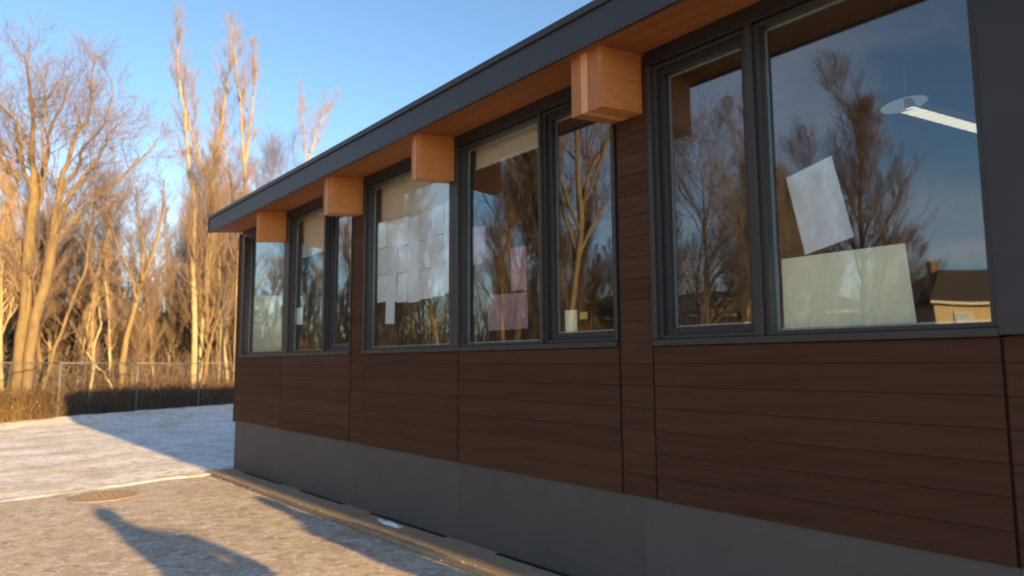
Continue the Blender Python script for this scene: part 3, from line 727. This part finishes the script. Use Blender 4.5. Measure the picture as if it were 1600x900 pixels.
# single trees whose mirror images show plainly
def refl_tree(seed, px, dist, h, rad, label, **kw):
    p = mirrored(px, dist); b = Vector((p.x, p.y, gz(p.x, p.y) - .1))
    T = variant(seed, h, rad, kw.get('up', .25), kw.get('spread', .7), kw.get('n', 14), 4, 'bark', 'twig', st=kw.get('st', .22))
    t = T.build(Vector((0, 0, 0)), label, None, 'bark_dark', 'twig'); t.location = b; t.rotation_euler = (0, 0, kw.get('rz', 0)); return t
refl_tree(51, (905, 500), 22, 15, .46, 'thick trunked bare tree mirrored in the narrow window left of the nearest brown pier', n=26, spread=.42, st=.12)
refl_tree(52, (1345, 460), 30, 11, .24, 'bare tree with upright limbs mirrored in the nearest big window beside the tilted paper', up=.28, spread=.62, n=18, st=.22)
refl_tree(53, (1250, 470), 36, 9, .20, 'lower bare tree mirrored at the left of the nearest big window', up=.3)
refl_tree(54, (1100, 480), 27, 9, .20, 'spreading bare tree mirrored in the narrow window by the nearest beam', up=.06, spread=1.0, st=.15, n=20)
refl_tree(55, (1418, 470), 44, 7, .10, 'small round crowned bare tree mirrored in front of the pale house', up=.2, spread=.9, n=14, st=.25)
refl_tree(57, (1290, 470), 44, 12, .22, 'tall thin bare tree mirrored behind the tilted paper', up=.25, spread=.7, n=16)
refl_tree(58, (1140, 480), 40, 11, .22, 'tall bare tree mirrored above the dark roof in the narrow window by the nearest beam', up=.2, spread=.7, n=17)
refl_tree(56, (800, 480), 30, 12, .3, 'bare tree mirrored in the middle of the facade above the pink poster', up=.3)

# ------------------------------------------------------------------ undergrowth
def brush(name, n, xr, offr, hr, seed, label, m='brush', rad=.006, lean=.25, tw=2, leaf=.5, yfun=fence_y):
    r = random.Random(seed); mb = MB()
    for i in range(n):
        x = r.uniform(*xr); off = r.uniform(*offr); y = yfun(x) + off; z = gz(x, y) - .1
        clump = .6 + .4 * math.sin(x * 1.9 + off) * math.sin(x * .7 + 2)
        h = r.uniform(*hr) * (.55 + .6 * abs(clump)); d = Vector((r.gauss(0, lean), r.gauss(0, lean), 1)).normalized()
        p = Vector((x, y, z)); q = p + d * h * .55; d2 = (d + Vector((r.gauss(0, lean), r.gauss(0, lean), .1))).normalized(); e = q + d2 * h * .5
        rr = rad * r.uniform(.6, 1.5)
        mb.tube([p, q, e], [rr * 1.3, rr, rr * .4], 3, cap=False)
        for k in range(tw):
            t = r.uniform(.2, .9); a = p.lerp(q, t) if r.random() < .5 else q.lerp(e, t)
            dd = Vector((r.gauss(0, .6), r.gauss(0, .6), r.uniform(.2, 1))).normalized()
            b = a + dd * h * r.uniform(.15, .35); mb.tube([a, b], [rr * .6, rr * .3], 3, cap=False)
            if r.random() < leaf:
                s = r.uniform(.02, .05); u = Vector((r.gauss(0, 1), r.gauss(0, 1), r.gauss(0, 1))).normalized() * s; v = dd.cross(u).normalized() * s * .6
                c = len(mb.v); mb.v += [tuple(b + u), tuple(b + v), tuple(b - u), tuple(b - v)]; mb.f.append((c, c + 1, c + 2, c + 3))
    return tag(mb.build(name, m), label, 'undergrowth', kind='stuff')
brush('undergrowth', 9000, (-3, 16), (.1, 3.2), (.5, 1.15), 1, 'dense brown undergrowth packed along the foot of the chain link fence', rad=.009, tw=3, leaf=.8)
brush('tall_grass', 2600, (-3, 2.7), (-.7, .3), (.5, 1.15), 2, 'dry orange brown weeds in front of the fence at the left, lit by the sun', rad=.006, lean=.2)
brush('thicket', 4200, (-8, 26), (2.5, 18), (1.2, 3.0), 3, 'tangled brown thicket of thin stems filling the wood behind the fence', rad=.014, lean=.3, tw=4, leaf=.5, m='twig')
brush('western_brush', 5000, (-30, -3.2), (-.3, 8), (1.0, 3.2), 4, 'brown brush along the western part of the fence', rad=.012, lean=.3, tw=3, leaf=.6)

def far_wood(n, seed):
    r = random.Random(seed); mb = MB()
    for i in range(n):
        a = r.uniform(math.radians(-78), math.radians(32)); d = r.uniform(42, 74)
        x, y = d * math.sin(a), d * math.cos(a); z = gz(x, y) - .2
        if math.degrees(a) < -63: continue
        h = r.uniform(4.5, 9.5) * (.8 if a < -.1 else 1); p = Vector((x, y, z)); d_ = Vector((r.gauss(0, .08), r.gauss(0, .08), 1)); rr = r.uniform(.035, .11)
        m_ = p + d_ * h * .5; e = m_ + Vector((r.gauss(0, .1), r.gauss(0, .1), 1)) * h * .5
        mb.tube([p, m_, e], [rr, rr * .6, .012], 4, cap=False)
        for k in range(9):
            t = r.uniform(.2, .98); b = p.lerp(m_, t * 2) if t < .5 else m_.lerp(e, t * 2 - 1)
            dd = Vector((r.gauss(0, .55), r.gauss(0, .55), r.uniform(.5, 1.1))).normalized(); L_ = h * r.uniform(.12, .3) * (1.2 - .6 * t); q = b + dd * L_
            mb.tube([b, q], [rr * .25 + .004, .006], 3, cap=False)
            for j in range(4):
                c = b.lerp(q, r.uniform(.25, 1)); d2 = (dd + Vector((r.gauss(0, .5), r.gauss(0, .5), r.gauss(.1, .3)))).normalized()
                mb.tube([c, c + d2 * L_ * r.uniform(.3, .6)], [.008, .005], 3, cap=False)
    return tag(mb.build('far_wood', 'bark'), 'far wood of bare trees that reads as one brown mass behind the nearer trees', 'wood', kind='stuff')
far_wood(2600, 17)

# ------------------------------------------------------------------ houses
def house(loc, rz, w_, d_, h, rise, wall, roof, label, floors=2, cols=4):
    t = empty('house', loc, label, 'house'); t.rotation_euler = (0, 0, rz)
    MB().box(-w_ / 2, w_ / 2, -d_ / 2, d_ / 2, -.5, h).build('wall', wall, t)
    o = .5; rf = MB(); a, b = w_ / 2 + o, d_ / 2 + o; k = min(w_, d_) * .42
    rf.v = [(-a, -b, h), (a, -b, h), (a, b, h), (-a, b, h), (-a + k, 0, h + rise), (a - k, 0, h + rise), (-a, -b, h - .15), (a, -b, h - .15), (a, b, h - .15), (-a, b, h - .15)]
    rf.f = [(0, 1, 5, 4), (2, 3, 4, 5), (1, 2, 5), (3, 0, 4), (6, 7, 1, 0), (7, 8, 2, 1), (8, 9, 3, 2), (9, 6, 0, 3), (6, 9, 8, 7)]
    r = rf.build('roof', roof, t, fix=True); MB().box(w_ * .2, w_ * .2 + .6, .6, 1.2, h + rise * .3, h + rise + .7).build('chimney', 'brickwall', r)
    MB().box(-a - .02, a + .02, -b - .06, -b, h - .18, h - .02).build('gutter', 'trim', t)
    fh = h / floors
    for side in (-1, 1):
        for f in range(floors):
            for c in range(cols):
                x = -w_ / 2 + w_ * (c + .5) / cols; z = f * fh + fh * .52; y = side * (d_ / 2 + .03)
                ww = .55 if (c + f) % 3 else .38
                fr = MB().box(-ww - .08, ww + .08, -.05, .05, -.68, .68).build('window', 'trim', t); fr.location = (x, y, z)
                MB().box(-ww, ww, -.07, .07, -.6, .6).build('pane', 'glass_far', fr)
    for side in (-1, 1):
        for f in range(floors):
            fr = MB().box(-.05, .05, -.6, .6, -.68, .68).build('window', 'trim', t); fr.location = (side * (w_ / 2 + .03), 0, f * fh + fh * .52)
            MB().box(-.07, .07, -.5, .5, -.6, .6).build('pane', 'glass_far', fr)
    return t
def gp(v): return (v.x, v.y, gz(v.x, v.y))
house(gp(at_y((22, 500), 60)), math.radians(35), 11, 9, 4.6, 2.6, 'brickwall', 'shingle', 'brown house with a sloping dark roof half hidden behind the big tree at the left')
house(gp(at_y((318, 500), 66)), math.radians(-20), 17, 10, 4.4, 2.2, 'brickwall', 'shingle', 'low brown house behind the wood in line with the poplars')
house(gp(mirrored((1545, 500), 64)), math.radians(38), 15, 11, 5.6, 2.8, 'stucco', 'shingle', 'cream two storey house with a dark hipped roof, mirrored in the nearest big window')
house(gp(mirrored((1110, 500), 62)), math.radians(60), 24, 9, 5.4, 2.2, 'brickwall', 'shingle', 'long dark house mirrored low in the narrow window by the nearest beam')

# ------------------------------------------------------------------ two unseen figures, added to cast the shadows in the foreground
def shadow_figure(loc, h, label, elbow=.42, lean=0):
    t = empty('shadow_figure', loc, label, 'shadow_figure'); s = h / 1.75
    vs = [(0, 0, .95), (0, 0, 1.15), (0, 0, 1.40), (lean, .02, 1.50), (lean * 1.5, .04, 1.58), (lean * 1.7, .04, 1.68),
          (-.19, 0, 1.40), (-elbow * .62, 0, 1.14), (-.18, .14, 1.16), (.19, 0, 1.40), (elbow, 0, 1.18), (.20, .16, 1.20),
          (-.10, 0, .88), (-.11, .02, .50), (-.11, 0, .09), (-.11, .15, .05), (.10, 0, .88), (.12, .02, .50), (.12, 0, .09), (.12, .15, .05)]
    ed = [(0, 1), (1, 2), (2, 3), (3, 4), (4, 5), (2, 6), (6, 7), (7, 8), (2, 9), (9, 10), (10, 11), (0, 12), (12, 13), (13, 14), (14, 15), (0, 16), (16, 17), (17, 18), (18, 19)]
    rd = [.17, .16, .17, .065, .085, .10, .085, .065, .045, .085, .065, .045, .11, .075, .055, .045, .11, .075, .055, .045]
    me = bpy.data.meshes.new('body'); me.from_pydata([tuple(c * s for c in v) for v in vs], ed, []); me.materials.append(MT['coat'])
    b = bpy.data.objects.new('body', me); sc.collection.objects.link(b); b.parent = t
    sk = b.modifiers.new('skin', 'SKIN'); sk.use_smooth_shade = True
    for i, v in enumerate(me.skin_vertices[0].data): v.radius = (rd[i] * s, rd[i] * s * .8); v.use_root = (i == 0)
    ss = b.modifiers.new('sub', 'SUBSURF'); ss.levels = 1; ss.render_levels = 1
    k = 20; mbp = MB(); lv = ((1.60, .07, .05, lean * 1.5), (1.46, .17, .12, lean), (1.25, elbow * .62, .17, lean * .2), (.95, elbow * .92, .20, .05), (.60, elbow * 1.02, .20, .10), (.45, elbow * 1.0, .20, .10))
    for (z_, rx, ry, ox) in lv:
        for a in range(k):
            q = 1 + .05 * math.sin(a * math.tau * 5 / k)
            mbp.v.append(((ox + rx * q * math.cos(a * math.tau / k)) * s, ry * q * math.sin(a * math.tau / k) * s, z_ * s))
    for i in range(len(lv) - 1):
        for a in range(k): mbp.f.append((i * k + a, i * k + (a + 1) % k, (i + 1) * k + (a + 1) % k, (i + 1) * k + a))
    mbp.build('shadow_cape', 'coat', t, smooth=True, fix=True)  # flared cone, shaped to make the cast shadow a solid wedge
    hd = blob('head', (lean * 1.7 * s, .07 * s, 1.62 * s), (.085 * s, .10 * s, .125 * s), 'skin', 1, 0.02, t)
    # hood / hair behind the face
    blob('hood', (lean * 1.7 * s, .03 * s, 1.66 * s), (.105 * s, .11 * s, .12 * s), 'coat', 2, .03, t)
    for sx_, hx in ((-1, -.18), (1, .20)):
        for k in range(5):
            bx, bz = hx + sx_ * .0 + (k - 2) * .018, 1.18
            L_ = (.055, .075, .08, .075, .06)[k]
            p0 = Vector((bx, .19, bz)) * s
            MB().tube([p0, p0 + Vector((0, L_ * .6, -.005)) * s, p0 + Vector((0, L_ * .8, -.03)) * s], [.009, .008, .006], 6).build('finger', 'skin', t, smooth=True)
    return t
def shadow_spot(x, y_tip, h):      # where somebody of height h stands when the shadow's tip reaches y_tip
    return (x, y_tip - h / math.tan(SUN_EL), 0)
for x, yt, h, lab, el, ln in ((1.50, 8.4, 1.78, 'unseen figure added behind the camera to cast the wide foreground shadow', .36, -.12),
                              (2.77, 7.9, 1.70, 'unseen figure added near the wall to cast the narrow shadow beside the walkway', .20, .03)):
    p = shadow_spot(x, yt, h + .06)
    shadow_figure((p[0], p[1], gz(p[0], p[1]) - .03), h, lab, el, ln)
